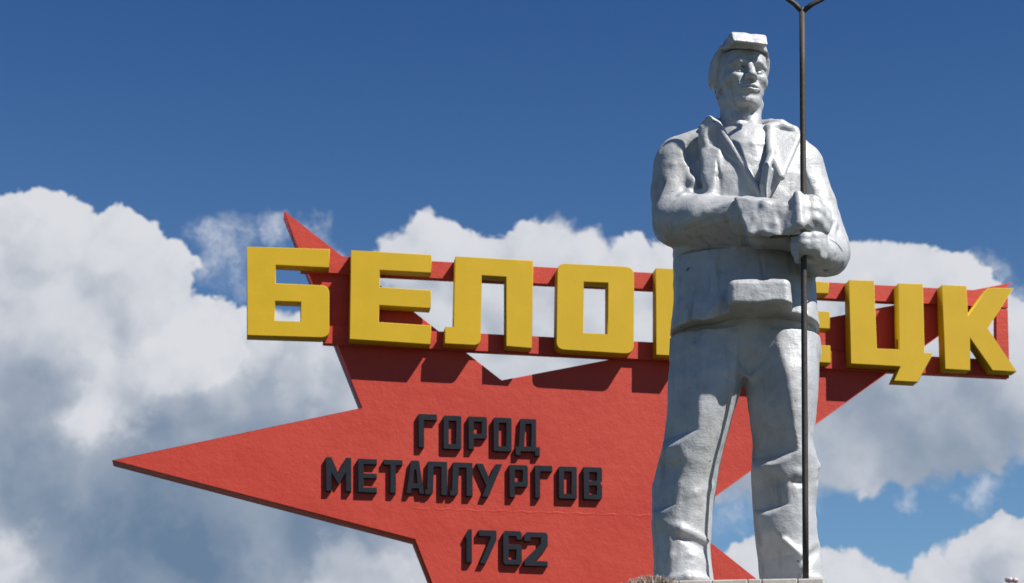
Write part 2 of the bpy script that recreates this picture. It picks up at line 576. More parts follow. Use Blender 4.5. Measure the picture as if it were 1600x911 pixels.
# small black letters: outline in a box 0..1 wide, 0..1 high (0,0 bottom left)
s_ = 0.30      # stroke as a share of the width of a common letter
t_ = 0.155     # stroke as a share of the height
GL = {
    'Г': [[(0, 0), (s_, 0), (s_, 1 - t_ * 1.15), (1, 1 - t_ * 1.15), (1, 1), (0, 1)]],
    'О': [[(0, .03), (.06, 0), (.94, 0), (1, .03), (1, .97), (.94, 1), (.06, 1), (0, .97)], [(s_, t_), (s_, 1 - t_), (1 - s_, 1 - t_), (1 - s_, t_)]],
    'Р': [[(0, 0), (s_, 0), (s_, .33), (.9, .33), (1, .38), (1, .95), (.93, 1), (0, 1)], [(s_, .33 + t_), (s_, 1 - t_), (.71, 1 - t_), (.71, .33 + t_)]],
    'Д': [[(-.16, -.13), (.12, -.13), (.12, 0), (.92, 0), (.92, -.13), (1.2, -.13), (1.2, t_ * .95), (1, t_ * .95), (1, 1), (.12, 1), (0.02, t_ * .95), (-.16, t_ * .95)],
          [(.33, t_), (.40, 1 - t_), (.72, 1 - t_), (.72, t_)]],
    'М': [[(0, 0), (.22, 0), (.22, .56), (.5, .18), (.78, .56), (.78, 0), (1, 0), (1, 1), (.78, 1), (.5, .52), (.22, 1), (0, 1)]],
    'Е': [[(0, 0), (1, 0), (1, t_), (s_, t_), (s_, .43), (1, .43), (1, .57), (s_, .57), (s_, 1 - t_), (1, 1 - t_), (1, 1), (0, 1)]],
    'Т': [[(.35, 0), (.65, 0), (.65, 1 - t_), (1, 1 - t_), (1, 1), (0, 1), (0, 1 - t_), (.35, 1 - t_)]],
    'А': [[(0, 0), (.27, 0), (.32, .16), (.68, .16), (.73, 0), (1, 0), (.72, 1), (.28, 1)], [(.37, .31), (.46, .72), (.54, .72), (.63, .31)]],
    'Л': [[(0, 0), (.2, 0), (.36, .08), (.40, 1 - t_), (.72, 1 - t_), (.72, 0), (1, 0), (1, 1), (.14, 1), (.10, t_), (0, t_)]],
    'У': [[(.22, 0), (.47, 0), (1, 1), (.74, 1), (.52, .55), (.26, 1), (0, 1), (.38, .34)]],
    'В': [[(0, 0), (.94, 0), (1, .06), (1, .44), (.90, .51), (1, .58), (1, .94), (.94, 1), (0, 1)],
          [(s_, t_), (s_, .43), (.71, .43), (.71, t_)], [(s_, .58), (s_, 1 - t_), (.71, 1 - t_), (.71, .58)]],
    '1': [[(.15, 0), (1, 0), (1, 1), (.5, 1), (.0, .80), (0, .70), (.15, .74)]],
    '7': [[(.05, 0), (.40, 0), (1, .72), (1, 1), (0, 1), (0, 1 - t_ * 1.2), (.66, 1 - t_ * 1.2), (.64, .75)]],
    '6': [[(.1, 0), (.9, 0), (1, .07), (1, .53), (.9, .60), (.3, .60), (.3, 1 - t_), (.7, 1 - t_), (.7, .74), (1, .74), (1, .93), (.9, 1), (.1, 1), (0, .93), (0, .07)],
          [(.3, t_), (.3, .45), (.7, .45), (.7, t_)]],
    '2': [[(0, 0), (1, 0), (1, t_), (.46, t_), (1, .60), (1, .92), (.92, 1), (.12, 1), (.0, .92), (.0, .72), (.28, .72), (.28, 1 - t_), (.70, 1 - t_), (.70, .66), (0, .16)]],
}
ROWS = [
    ('Г', 654, 683, 646.5, 699), ('О', 693, 721, 649, 701.5), ('Р', 732, 761, 650.5, 702), ('О', 771, 799.5, 652, 705),
    ('Д', 810, 838, 654, 705),
    ('М', 509.4, 549, 714, 767), ('Е', 559.5, 589, 716.5, 769), ('Т', 599.5, 629, 718, 770), ('А', 634.5, 663, 719, 771),
    ('Л', 664, 699, 720.5, 773), ('Л', 703, 738.5, 722, 774.5), ('У', 744, 785, 724, 776), ('Р', 796, 825, 726, 777),
    ('Г', 836, 863, 727, 778), ('О', 873, 901.5, 728.5, 779), ('В', 912, 941, 729.5, 780),
    ('1', 727, 737.5, 826.5, 879), ('7', 748, 776, 828, 880.5), ('6', 786, 815.5, 829, 882), ('2', 819, 856, 831, 884),
]
Y_TXT = Y_STAR - 0.054
for ch, x0, x1, yt, yb in ROWS:
    ls = []
    for lp in GL[ch]:
        ls.append(px_loop([(x0 + (x1 - x0) * u, yb - (yb - yt) * v + (x1 - x0) * u * 0.03) for u, v in lp], Y_TXT))
    o = slab('letter', ls, Y_TXT, 0.058, M_BLACK, star, 0.004)
    o.matrix_parent_inverse = Matrix()

pts = []
for i in range(60):
    t = i / 59
    x, z = on_plane(596 + 450 * t, 793 + 14 * t + 1.2 * math.sin(i * 1.7) + random.uniform(-.6, .6), Y_STAR)
    pts.append((x, Y_STAR + .046, z))
v, f = tube(pts, [(.0476 + .0006 * math.sin(i * 1.1)) * min(1, .9 + i * .012) for i in range(60)], 24)
link('seam', mesh('seam', v, f, True), M_RED, star).matrix_parent_inverse = Matrix()

for px in (790, 960):
    x = on_plane(px, 800, 20.6)[0]
    zt = on_plane(px, 800, 20.6)[1]
    v, f = box_geo((x - .12, 20.565, 0), (x + .12, 20.805, zt))
    link('post', mesh('post', v, f), M_CONC, sign)

# ------------------------------------------------------------------ statue space
SAZ = YAW + math.atan((1165 - CX) / math.hypot(F, HORIZON - CY))
EXs = Vector((math.cos(SAZ), -math.sin(SAZ), 0))
EYs = Vector((math.sin(SAZ), math.cos(SAZ), 0))
DS = 13.0
OS = Vector((EYE.x, EYE.y, 0)) + EYs * DS
UPX = 0.00478                                      # metres to a pixel for depths and thicknesses


def S(px, py, w=0.0):
    """statue's own metres (x right, y away, z up above the ground) of what shows at px, py and lies w pixels nearer"""
    r = ray(px, py)
    t = (DS - w * UPX) / r.dot(EYs)
    p = EYE + r * t
    return np.array((p.dot(EXs) - OS.dot(EXs), -w * UPX, p.z))


def Wd(p):
    return OS + EXs * float(p[0]) + EYs * float(p[1]) + Vector((0, 0, float(p[2])))


def mpx(py):
    return float(np.linalg.norm(S(1161, py) - S(1160, py)))


# ------------------------------------------------------------------ sculpting: distance fields and surface nets
def vnoise(shape, cell, seed):
    g = np.random.default_rng(seed)
    n = [max(2, int(s / cell) + 3) for s in shape]
    a = g.random(n).astype(np.float32) * 2 - 1
    for ax, s in enumerate(shape):
        t = np.arange(s) / cell
        i = t.astype(int)
        f = (t - i).astype(np.float32)
        f = f * f * (3 - 2 * f)
        sh = [1, 1, 1]
        sh[ax] = s
        f = f.reshape(sh)
        a = np.take(a, i, ax) * (1 - f) + np.take(a, i + 1, ax) * f
    return a


class Field:
    def __init__(s, lo, hi, res):
        s.lo, s.res = np.array(lo, float), res
        s.n = np.ceil((np.array(hi) - s.lo) / res).astype(int) + 1
        ax = [(s.lo[i] + np.arange(s.n[i]) * res).astype(np.float32) for i in range(3)]
        s.ax = ax
        s.V = np.full(s.n, 40 * res, np.float32)

    def reg(s, lo, hi, pad):
        sl = []
        for i in range(3):
            a = int(max(0, math.floor((lo[i] - pad - s.lo[i]) / s.res)))
            b = int(min(s.n[i], math.ceil((hi[i] + pad - s.lo[i]) / s.res) + 1))
            sl.append(slice(a, max(a, b)))
        sl = tuple(sl)
        X = s.ax[0][sl[0]][:, None, None]
        Y = s.ax[1][sl[1]][None, :, None]
        Z = s.ax[2][sl[2]][None, None, :]
        return sl, X, Y, Z

    def union(s, sl, d, k):
        a = s.V[sl]
        if k > 0:
            h = np.maximum(k - np.abs(a - d), 0) / k
            s.V[sl] = np.minimum(a, d) - h * h * k * .25
        else:
            s.V[sl] = np.minimum(a, d)

    def inter(s, sl, d, k):
        a = s.V[sl]
        if k > 0:
            h = np.maximum(k - np.abs(a - d), 0) / k
            s.V[sl] = np.maximum(a, d) + h * h * k * .25
        else:
            s.V[sl] = np.maximum(a, d)

    def put(s, sl, d, k, op):
        if op == '+':
            s.union(sl, d, k)
        else:
            s.inter(sl, -d, k)

    def cap(s, a, b, ra, rb, k=.03, op='+', sq=(1, 1, 1)):
        a, b = np.array(a, float), np.array(b, float)
        pad = max(ra, rb) / min(sq) + k + .02
        sl, X, Y, Z = s.reg(np.minimum(a, b), np.maximum(a, b), pad)
        ba = (b - a) * sq
        px, py, pz = (X - a[0]) * sq[0], (Y - a[1]) * sq[1], (Z - a[2]) * sq[2]
        t = np.clip((px * ba[0] + py * ba[1] + pz * ba[2]) / max(1e-9, float(ba @ ba)), 0, 1)
        d = np.sqrt((px - t * ba[0]) ** 2 + (py - t * ba[1]) ** 2 + (pz - t * ba[2]) ** 2) - (ra + (rb - ra) * t)
        s.put(sl, d, k, op)

    def chain(s, pts, rad, k=.03, op='+', sq=(1, 1, 1)):
        for i in range(len(pts) - 1):
            s.cap(pts[i], pts[i + 1], rad[i], rad[i + 1], k, op, sq)

    def ell(s, c, r, M=None, k=.03, op='+'):
        c = np.array(c, float)
        R_ = max(r)
        sl, X, Y, Z = s.reg(c, c, R_ + k + .02)
        p = [X - c[0], Y - c[1], Z - c[2]]
        if M is not None:
            p = [p[0] * M[i][0] + p[1] * M[i][1] + p[2] * M[i][2] for i in range(3)]
        q = np.sqrt((p[0] / r[0]) ** 2 + (p[1] / r[1]) ** 2 + (p[2] / r[2]) ** 2)
        q2 = np.sqrt((p[0] / r[0] ** 2) ** 2 + (p[1] / r[1] ** 2) ** 2 + (p[2] / r[2] ** 2) ** 2) + 1e-6
        s.put(sl, q * (q - 1) / q2, k, op)

    def box(s, c, h, M=None, rd=.02, k=.02, op='+'):
        c = np.array(c, float)
        R_ = float(np.linalg.norm(h))
        sl, X, Y, Z = s.reg(c, c, R_ + k + .02)
        p = [X - c[0], Y - c[1], Z - c[2]]
        if M is not None:
            p = [p[0] * M[i][0] + p[1] * M[i][1] + p[2] * M[i][2] for i in range(3)]
        q = [np.abs(p[i]) - (h[i] - rd) for i in range(3)]
        d = np.sqrt(sum(np.maximum(x, 0) ** 2 for x in q)) + np.minimum(np.maximum(np.maximum(q[0], q[1]), q[2]), 0) - rd
        s.put(sl, d, k, op)

    def tri(s, a, b, c, r, k=.02, op='+'):
        """thick triangle: a stiff flap of cloth"""
        a, b, c = (np.array(q, float) for q in (a, b, c))
        lo, hi = np.minimum(np.minimum(a, b), c), np.maximum(np.maximum(a, b), c)
        sl, X, Y, Z = s.reg(lo, hi, r + k + .02)
        P = np.stack(np.broadcast_arrays(X, Y, Z), -1).astype(np.float32)
        ab, ac = b - a, c - a
        nrm = np.cross(ab, ac)
        nrm /= np.linalg.norm(nrm)
        ap = P - a
        d00, d01, d11 = ab @ ab, ab @ ac, ac @ ac
        d20, d21 = ap @ ab, ap @ ac
        den = d00 * d11 - d01 * d01
        v = (d11 * d20 - d01 * d21) / den
        w = (d00 * d21 - d01 * d20) / den
        inside = (v >= 0) & (w >= 0) & (v + w <= 1)
        dp = np.abs(ap @ nrm)

        def seg(p0, p1):
            e = p1 - p0
            q = P - p0
            t = np.clip((q @ e) / (e @ e), 0, 1)
            return np.linalg.norm(q - t[..., None] * e, axis=-1)
        de = np.minimum(np.minimum(seg(a, b), seg(b, c)), seg(c, a))
        s.put(sl, np.where(inside, dp, de) - r, k, op)

    def loft(s, secs, k=.03, op='+', n=2.2):
        """horizontal sections (z, xl, xr, yfront, yback) blended upwards"""
        secs = sorted(secs)
        A = np.array(secs, float)
        pad = k + .05
        sl, X, Y, Z = s.reg((A[:, 1].min(), A[:, 3].min(), A[0, 0]), (A[:, 2].max(), A[:, 4].max(), A[-1, 0]), pad)
        z = Z.ravel()
        I = [np.interp(z, A[:, 0], A[:, j]).astype(np.float32) for j in range(1, 5)]
        # smooth the section curves a little
        ker = np.ones(5) / 5
        I = [np.convolve(np.pad(q, 2, 'edge'), ker, 'valid').astype(np.float32) for q in I]
        xl, xr, yf, yb = (q[None, None, :] for q in I)
        cx, rx = (xl + xr) / 2, (xr - xl) / 2
        cy, ry = (yf + yb) / 2, (yb - yf) / 2
        q = (np.abs((X - cx) / rx) ** n + np.abs((Y - cy) / ry) ** n) ** (1 / n)
        d = (q - 1) * np.minimum(rx, ry)
        d = np.maximum(d, np.maximum(Z - A[-1, 0], A[0, 0] - Z))
        s.put(sl, d, k, op)

    def ridge(s, pts, r, h):
        """raise (h>0) or press in (h<0) a soft fold along a line"""
        pts = [np.array(p, float) for p in pts]
        for a, b in zip(pts[:-1], pts[1:]):
            sl, X, Y, Z = s.reg(np.minimum(a, b), np.maximum(a, b), r * 2.6)
            ba = b - a
            px, py, pz = X - a[0], Y - a[1], Z - a[2]
            t = np.clip((px * ba[0] + py * ba[1] + pz * ba[2]) / max(1e-9, float(ba @ ba)), 0, 1)
            d2 = (px - t * ba[0]) ** 2 + (py - t * ba[1]) ** 2 + (pz - t * ba[2]) ** 2
            s.V[sl] -= (h * np.exp(-d2 / (2 * (r * .6) ** 2))).astype(np.float32)

    def plane(s, lo, hi, fn, k=.01):
        sl, X, Y, Z = s.reg(lo, hi, 0)
        d = fn(X, Y, Z)
        s.inter(sl, np.broadcast_to(d, s.V[sl].shape), k)

    def rough(s, amp, cell, seed):
        s.V += amp * vnoise(s.V.shape, cell / s.res, seed)

    def nets(s):
        V = s.V
        ins = V < 0
        n = np.array(V.shape) - 1
        cnt = np.zeros(n, np.int8)
        for dx in (0, 1):
            for dy in (0, 1):
                for dz in (0, 1):
                    cnt += ins[dx:n[0] + dx, dy:n[1] + dy, dz:n[2] + dz]
        act = (cnt > 0) & (cnt < 8)
        idx = np.full(n, -1, np.int64)
        C = np.argwhere(act)
        idx[act] = np.arange(len(C))
        acc = np.zeros((len(C), 3))
        num = np.zeros(len(C))
        cor = [(a, b, c) for a in (0, 1) for b in (0, 1) for c in (0, 1)]
        for i, p in enumerate(cor):
            for q in cor[i + 1:]:
                if sum(abs(x - y) for x, y in zip(p, q)) != 1:
                    continue
                va = V[C[:, 0] + p[0], C[:, 1] + p[1], C[:, 2] + p[2]]
                vb = V[C[:, 0] + q[0], C[:, 1] + q[1], C[:, 2] + q[2]]
                x = (va < 0) != (vb < 0)
                t = np.where(x, va / np.where(x, va - vb, 1), 0)
                pt = np.array(p)[None] + t[:, None] * (np.array(q) - np.array(p))[None]
                acc += np.where(x[:, None], pt, 0)
                num += x
        P = C + acc / num[:, None]
        P = s.lo + P * s.res
        quads = []
        for ax in range(3):
            a0 = [slice(None)] * 3
            a1 = [slice(None)] * 3
            a0[ax], a1[ax] = slice(0, -1), slice(1, None)
            A, B = ins[tuple(a0)], ins[tuple(a1)]
            E = np.argwhere(A != B)
            u, v = (ax + 1) % 3, (ax + 2) % 3
            ok = (E[:, u] > 0) & (E[:, v] > 0) & (E[:, u] < V.shape[u] - 1) & (E[:, v] < V.shape[v] - 1)
            E = E[ok]
            fl = A[tuple(E.T)]

            def cell(du, dv):
                e = E.copy()
                e[:, u] -= du
                e[:, v] -= dv
                return idx[tuple(e.T)]
            Q = np.stack([cell(1, 1), cell(0, 1), cell(0, 0), cell(1, 0)], 1)
            Q[~fl] = Q[~fl][:, ::-1]
            quads.append(Q)
        Q = np.concatenate(quads)
        Q = Q[(Q >= 0).all(1)]
        return P, Q


def np_mesh(name, P, Q):
    me = bpy.data.meshes.new(name)
    me.vertices.add(len(P))
    me.vertices.foreach_set('co', P.astype(np.float32).ravel())
    me.loops.add(Q.size)
    me.loops.foreach_set('vertex_index', Q.astype(np.int32).ravel())
    me.polygons.add(len(Q))
    me.polygons.foreach_set('loop_start', np.arange(0, Q.size, 4, dtype=np.int32))
    me.polygons.foreach_set('loop_total', np.full(len(Q), 4, dtype=np.int32))
    me.polygons.foreach_set('use_smooth', np.ones(len(Q), bool))
    me.update()
    me.validate()
    return me


def to_world(P):
    ex, ey, o = np.array(EXs), np.array(EYs), np.array(OS)
    return o + P[:, :1] * ex + P[:, 1:2] * ey + P[:, 2:3] * np.array((0, 0, 1.0))


PX = UPX
BASE_Z = S(1165, 908, 120)[2]                  # top of the pedestal
statue = empty('statue', Wd((0, 0, BASE_Z)))
tag(statue, 'silver painted statue of a steelworker in cap and open jacket', 'statue')


def part(name, fld, mat=None, parent=None):
    P, Q = fld.nets()
    return link(name, np_mesh(name, to_world(P), Q), mat or M_SILVER, parent or statue)


# ---- trousers
def leg(fld, rows, ridge_x, ang, dep, wc=0):
    secs = []
    for py, xl, xr in rows:
        d = np.interp(py, [r[0] for r in dep], [r[1] for r in dep]) * PX
        c = np.interp(py, [r[0] for r in dep], [r[2] for r in dep]) * PX
        a, b = S(xl, py), S(xr, py)
        secs.append((a[2], a[0], b[0], -c - d, -c + d))
    fld.loft(secs, k=.03, n=2.3)
    A = np.array(sorted(secs))
    zz = [S(x, y)[2] for y, x, _ in ridge_x]
    xx = [S(x, y)[0] for y, x, _ in ridge_x]
    aa = [R(a) for _, _, a in ridge_x]
    o = np.argsort(zz)
    zz, xx, aa = np.array(zz)[o], np.array(xx)[o], np.array(aa)[o]

    def fn(X, Y, Z):
        xr = np.interp(Z, zz, xx)
        an = np.interp(Z, zz, aa)
        x0, x1, yf, yb = (np.interp(Z, A[:, 0], A[:, j]) for j in range(1, 5))
        cx, rx = (x0 + x1) / 2, (x1 - x0) / 2
        cy, ry = (yf + yb) / 2, (yb - yf) / 2
        yr = cy - ry * np.power(np.clip(1 - np.abs((xr - cx) / rx) ** 2.3, .02, 1), 1 / 2.3)
        return (-(X - xr) * np.sin(an) - (Y - yr) * np.cos(an)) + 0 * X
    return secs, fn


LEG_L = [(535, 1049, 1172), (600, 1045, 1163), (630, 1044, 1153), (660, 1042, 1144), (710, 1034, 1130), (735, 1026, 1124),
         (760, 1020, 1120), (800, 1018, 1115), (830, 1019, 1112), (860, 1021, 1110), (905, 1022, 1114), (925, 1022, 1116)]
LEG_R = [(535, 1164, 1280), (600, 1163, 1279), (630, 1168, 1277), (660, 1172, 1274), (700, 1175, 1270), (728, 1175, 1279), (745, 1173, 1279),
         (770, 1174, 1277), (800, 1176, 1275), (850, 1181, 1279), (905, 1187, 1290), (925, 1188, 1292)]
DEPL = [(535, 60, 6), (590, 62, 16), (650, 60, 20), (710, 58, 16), (770, 54, 6), (850, 52, 4), (925, 58, 6)]


def build_trousers():
    zt, zb = S(1165, 490)[2], BASE_Z - .01
    lo = (S(1000, 905)[0], -.55, zb - .03)
    hi = (S(1310, 700)[0], .5, zt + .02)
    res = .0105
    fl, fr = Field(lo, hi, res), Field(lo, hi, res)
    sL, fnL = leg(fl, LEG_L, [(520, 1098, 46), (620, 1096, 46), (690, 1092, 48), (712, 1060, 50), (735, 1072, 48), (770, 1062, 48),
                              (800, 1058, 45), (815, 1036, 40), (840, 1046, 50), (905, 1049, 55)], None, DEPL)
    fl.plane(lo, hi, fnL, .012)
    sR, fnR = leg(fr, LEG_R, [(520, 1212, 38), (560, 1216, 38), (620, 1230, 40), (690, 1240, 42), (720, 1246, 40), (740, 1215, 36),
                              (760, 1226, 38), (800, 1232, 38), (820, 1196, 30), (850, 1222, 36), (875, 1246, 40), (905, 1256, 40)], None, DEPL)
    fr.plane(lo, hi, fnR, .012)
    fl.union((slice(None),) * 3, fr.V, .035)
    f = fl
    # hips under the jacket and the crotch
    f.loft([(S(1165, 590)[2], S(1090, 590)[0], S(1245, 590)[0], -40 * PX, 45 * PX),
            (S(1165, 560)[2], S(1055, 560)[0], S(1275, 560)[0], -56 * PX, 55 * PX),
            (S(1165, 490)[2], S(1056, 490)[0], S(1276, 490)[0], -60 * PX, 58 * PX)], k=.06, n=2.4)
    # fly seam and pulled folds from the crotch
    f.ridge([S(1184, 505, 62), S(1180, 540, 60), S(1172, 580, 46)], .022, -.03)
    f.ridge([S(1170, 590, 40), S(1130, 560, 60), S(1085, 540, 62)], .035, .018)
    f.ridge([S(1172, 592, 40), S(1215, 560, 58)], .035, .015)
    f.ridge([S(1150, 520, 62), S(1146, 600, 56), S(1120, 680, 52)], .03, .02)
    # knee and shin folds
    for a, b, c, h in [((1040, 722, 50), (1075, 714, 62), (1118, 694, 40), .026), 
                       ((1062, 774, 52), (1085, 770, 55), (1113, 760, 35), .006),
                       ((1034, 814, 40), (1065, 826, 58), (1108, 846, 40), .030), ((1050, 838, 45), (1080, 845, 58), (1108, 862, 40), -.016),
                       ((1050, 870, 55), (1080, 866, 60), (1105, 880, 40), .006),
                       ((1200, 728, 55), (1245, 738, 58), (1279, 728, 20), .026), ((1215, 752, 55), (1250, 754, 55), (1277, 750, 20), -.014),
                       ((1196, 822, 58), (1225, 845, 62), (1252, 868, 58), .025), 
                       ((1250, 880, 60), (1262, 872, 55), (1280, 858, 30), -.03),
                       ((1215, 560, 55), (1232, 640, 56), (1242, 710, 52), .012)]:
        f.ridge([S(*a), S(*b), S(*c)], .03, h)
    # lower trouser edge over the boots
    for (x0, y0), (x1, y1) in [((1040, 905), (1110, 905)), ((1200, 905), (1288, 905))]:
        f.ridge([S(x0, y0, 58), S((x0 + x1) / 2, y0 - 4, 66), S(x1, y1, 45)], .03, .02)
    f.rough(.005, .16, 3)
    f.rough(.003, .055, 4)
    f.plane(lo, hi, lambda X, Y, Z: (zb - Z) + 0 * X, 0)
    return part('trousers', f)


trousers = build_trousers()


# ---- jacket
def build_jacket():
    res = .008
    lo = (S(1000, 300)[0], -.82, S(1165, 545)[2])
    hi = (S(1345, 300)[0], .48, S(1165, 165)[2])
    f = Field(lo, hi, res)

    def sec(py, xl, xr, wf, wb):
        a, b = S(xl, py), S(xr, py)
        return (a[2], a[0], b[0], -wf * PX, wb * PX)
    # body of the jacket
    f.loft([sec(212, 1112, 1215, 34, 40), sec(225, 1080, 1250, 44, 48), sec(245, 1062, 1262, 54, 56), sec(270, 1060, 1266, 68, 60), sec(300, 1058, 1268, 78, 64),
            sec(360, 1056, 1270, 78, 66), sec(400, 1051, 1272, 70, 64), sec(440, 1053, 1274, 74, 64), sec(480, 1053, 1276, 84, 68),
            sec(500, 1050, 1278, 90, 70), sec(532, 1046, 1282, 92, 72)], k=0, n=2.5)
    # hem: lifted in the middle of the front, lower at the sides
    zs = S(1165, 522)[2]
    xm = S(1188, 480)[0]

    def hem(X, Y, Z):
        lift = 9 * PX * np.exp(-((X - xm) / .34) ** 4) * np.clip(-Y / .35, 0, 1)
        return (zs + lift + .006 * np.sin(X * 23)) - Z
    # front flap that juts out at the waist
    f.box(S(1187, 470, 99), (47 * PX, 34 * PX, 26 * PX), None, .055, .03)
    f.tri(S(1146, 476, 120), S(1230, 478, 120), S(1187, 456, 120), .030, .03)
    f.chain([S(1278, 378, 66), S(1222, 362, 96), S(1190, 368, 96)], [26 * PX, 26 * PX, 22 * PX], .03)  # fill between hands and chest, added to stop sun reaching the jacket front
    f.chain([S(1150, 364, 78), S(1200, 364, 84)], [20 * PX, 20 * PX], .03)  # second added fill under the forearm, closes the same sun gap
    f.plane(lo, hi, hem, .014)
    # shoulders
    f.chain([S(1125, 222, 5), S(1068, 248, 0)], [30 * PX, 40 * PX], .06)
    f.chain([S(1205, 222, 5), S(1252, 258, 0)], [30 * PX, 34 * PX], .06)
    # his right arm (left in the picture): upper arm, elbow, forearm across the chest
    f.chain([S(1062, 262, 2), S(1055, 300, 12), S(1057, 342, 30)], [43 * PX, 38 * PX, 40 * PX], .03)
    f.chain([S(1058, 346, 34), S(1100, 346, 66), S(1150, 344, 88)], [41 * PX, 41 * PX, 37 * PX], .03)
    # his left arm: upper arm, elbow well out, forearm in to the rod
    f.chain([S(1252, 262, 0), S(1272, 320, 8), S(1290, 380, 22)], [35 * PX, 33 * PX, 35 * PX], .03)
    f.chain([S(1291, 396, 26), S(1282, 398, 70)], [37 * PX, 33 * PX], .03)
    # rolled sleeve edge over the right forearm
    f.chain([S(1059, 342, 74), S(1059, 324, 68), S(1065, 309, 62), S(1077, 301, 58), S(1092, 299, 50)], [4 * PX, 6 * PX, 6.5 * PX, 5.5 * PX, 3 * PX], .02)
    f.ridge([S(1068, 338, 82), S(1072, 320, 80), S(1083, 311, 74)], .016, -.010)
    # creases on the forearm sleeve
    f.ridge([S(1066, 350, 82), S(1105, 332, 108), S(1145, 318, 120)], .028, .022)
    f.ridge([S(1072, 360, 84), S(1110, 346, 112), S(1150, 334, 128)], .025, -.020)
    f.ridge([S(1085, 366, 92), S(1120, 358, 118), S(1155, 350, 128)], .03, .018)
    # upper arm creases
    f.ridge([S(1032, 300, 25), S(1050, 288, 44), S(1075, 270, 40)], .03, .006)
    f.ridge([S(1030, 262, 20), S(1052, 256, 44), S(1070, 244, 34)], .03, .006)
    f.ridge([S(1080, 234, 40), S(1090, 262, 50), S(1098, 292, 56)], .055, -.05)
    f.tri(S(1098, 226, 46), S(1112, 302, 74), S(1122, 240, 60), 6 * PX, .05)
    f.ridge([S(1120, 250, 66), S(1123, 275, 76), S(1125, 302, 80)], .018, -.016)
    f.ridge([S(1244, 250, 40), S(1262, 300, 40), S(1272, 345, 44)], .03, -.045)
    f.ridge([S(1275, 262, 20), S(1292, 320, 30), S(1312, 365, 32)], .03, .014)
    f.ridge([S(1285, 350, 52), S(1305, 358, 44), S(1320, 372, 30)], .022, .016)
    f.chain([S(1303, 350, 50), S(1297, 370, 70), S(1304, 394, 66)], [6 * PX, 7 * PX, 6 * PX], .02)
    f.ridge([S(1284, 380, 60), S(1288, 410, 64)], .02, -.02)
    f.ridge([S(1310, 372, 45), S(1316, 400, 45)], .02, .014)
    # hollows and folds on the lower front
    f.ridge([S(1187, 385, 75), S(1190, 410, 74), S(1194, 440, 78)], .012, -.02)
    f.ridge([S(1120, 395, 74), S(1112, 450, 80), S(1098, 500, 88)], .035, .016)
    f.ridge([S(1090, 390, 64), S(1084, 450, 70), S(1074, 505, 74)], .03, -.016)
    f.ridge([S(1130, 430, 80), S(1126, 470, 88), S(1104, 494, 90)], .03, .014)
    f.ridge([S(1236, 430, 75), S(1240, 470, 84), S(1250, 500, 84)], .025, -.03)
    f.ridge([S(1256, 430, 66), S(1262, 470, 72), S(1266, 510, 70)], .025, .014)
    f.ridge([S(1065, 372, 20), S(1066, 450, 40), S(1060, 510, 44)], .03, .012)
    q = 1 / math.hypot(.5, .87)
    pl = S(1100, 351, 102)
    sl_ = S(1150, 359, 122) - pl
    f.plane((S(1040, 300)[0], -.9, S(1100, 410)[2]), (S(1150, 300)[0], -.08, S(1100, 325)[2]),
            lambda X, Y, Z: (-(Y - pl[1] - (X - pl[0]) * sl_[1] / sl_[0]) * .5 - (Z - pl[2]) * .87) * q, .02)
    pr = S(1296, 402, 66)
    f.plane((S(1276, 300)[0], -.9, S(1100, 455)[2]), (S(1340, 300)[0], .1, S(1100, 385)[2]),
            lambda X, Y, Z: (-(Y - pr[1]) * .5 - (Z - pr[2]) * .87) * q + 0 * X, .02)
    # outer plane of the right sleeve
    ps = S(1031, 300, 40)
    f.plane((S(1000, 300)[0], -.6, S(1100, 405)[2]), (S(1064, 300)[0], .1, S(1100, 232)[2]),
            lambda X, Y, Z: -(X - ps[0]) * .77 - (Y - ps[1]) * .64 - .3 * np.clip((-Y / PX - 48) / 24, 0, 1) + 0 * Z, .03)
    f.rough(.004, .15, 21)
    f.rough(.0025, .05, 22)
    # opening at the neck, cut clean before the lapels go on
    f.chain([S(1160, 196, 34), S(1188, 262, 92)], [30 * PX, 5 * PX], .012, '-', (1, 1, 1))
    return f


fj = build_jacket()


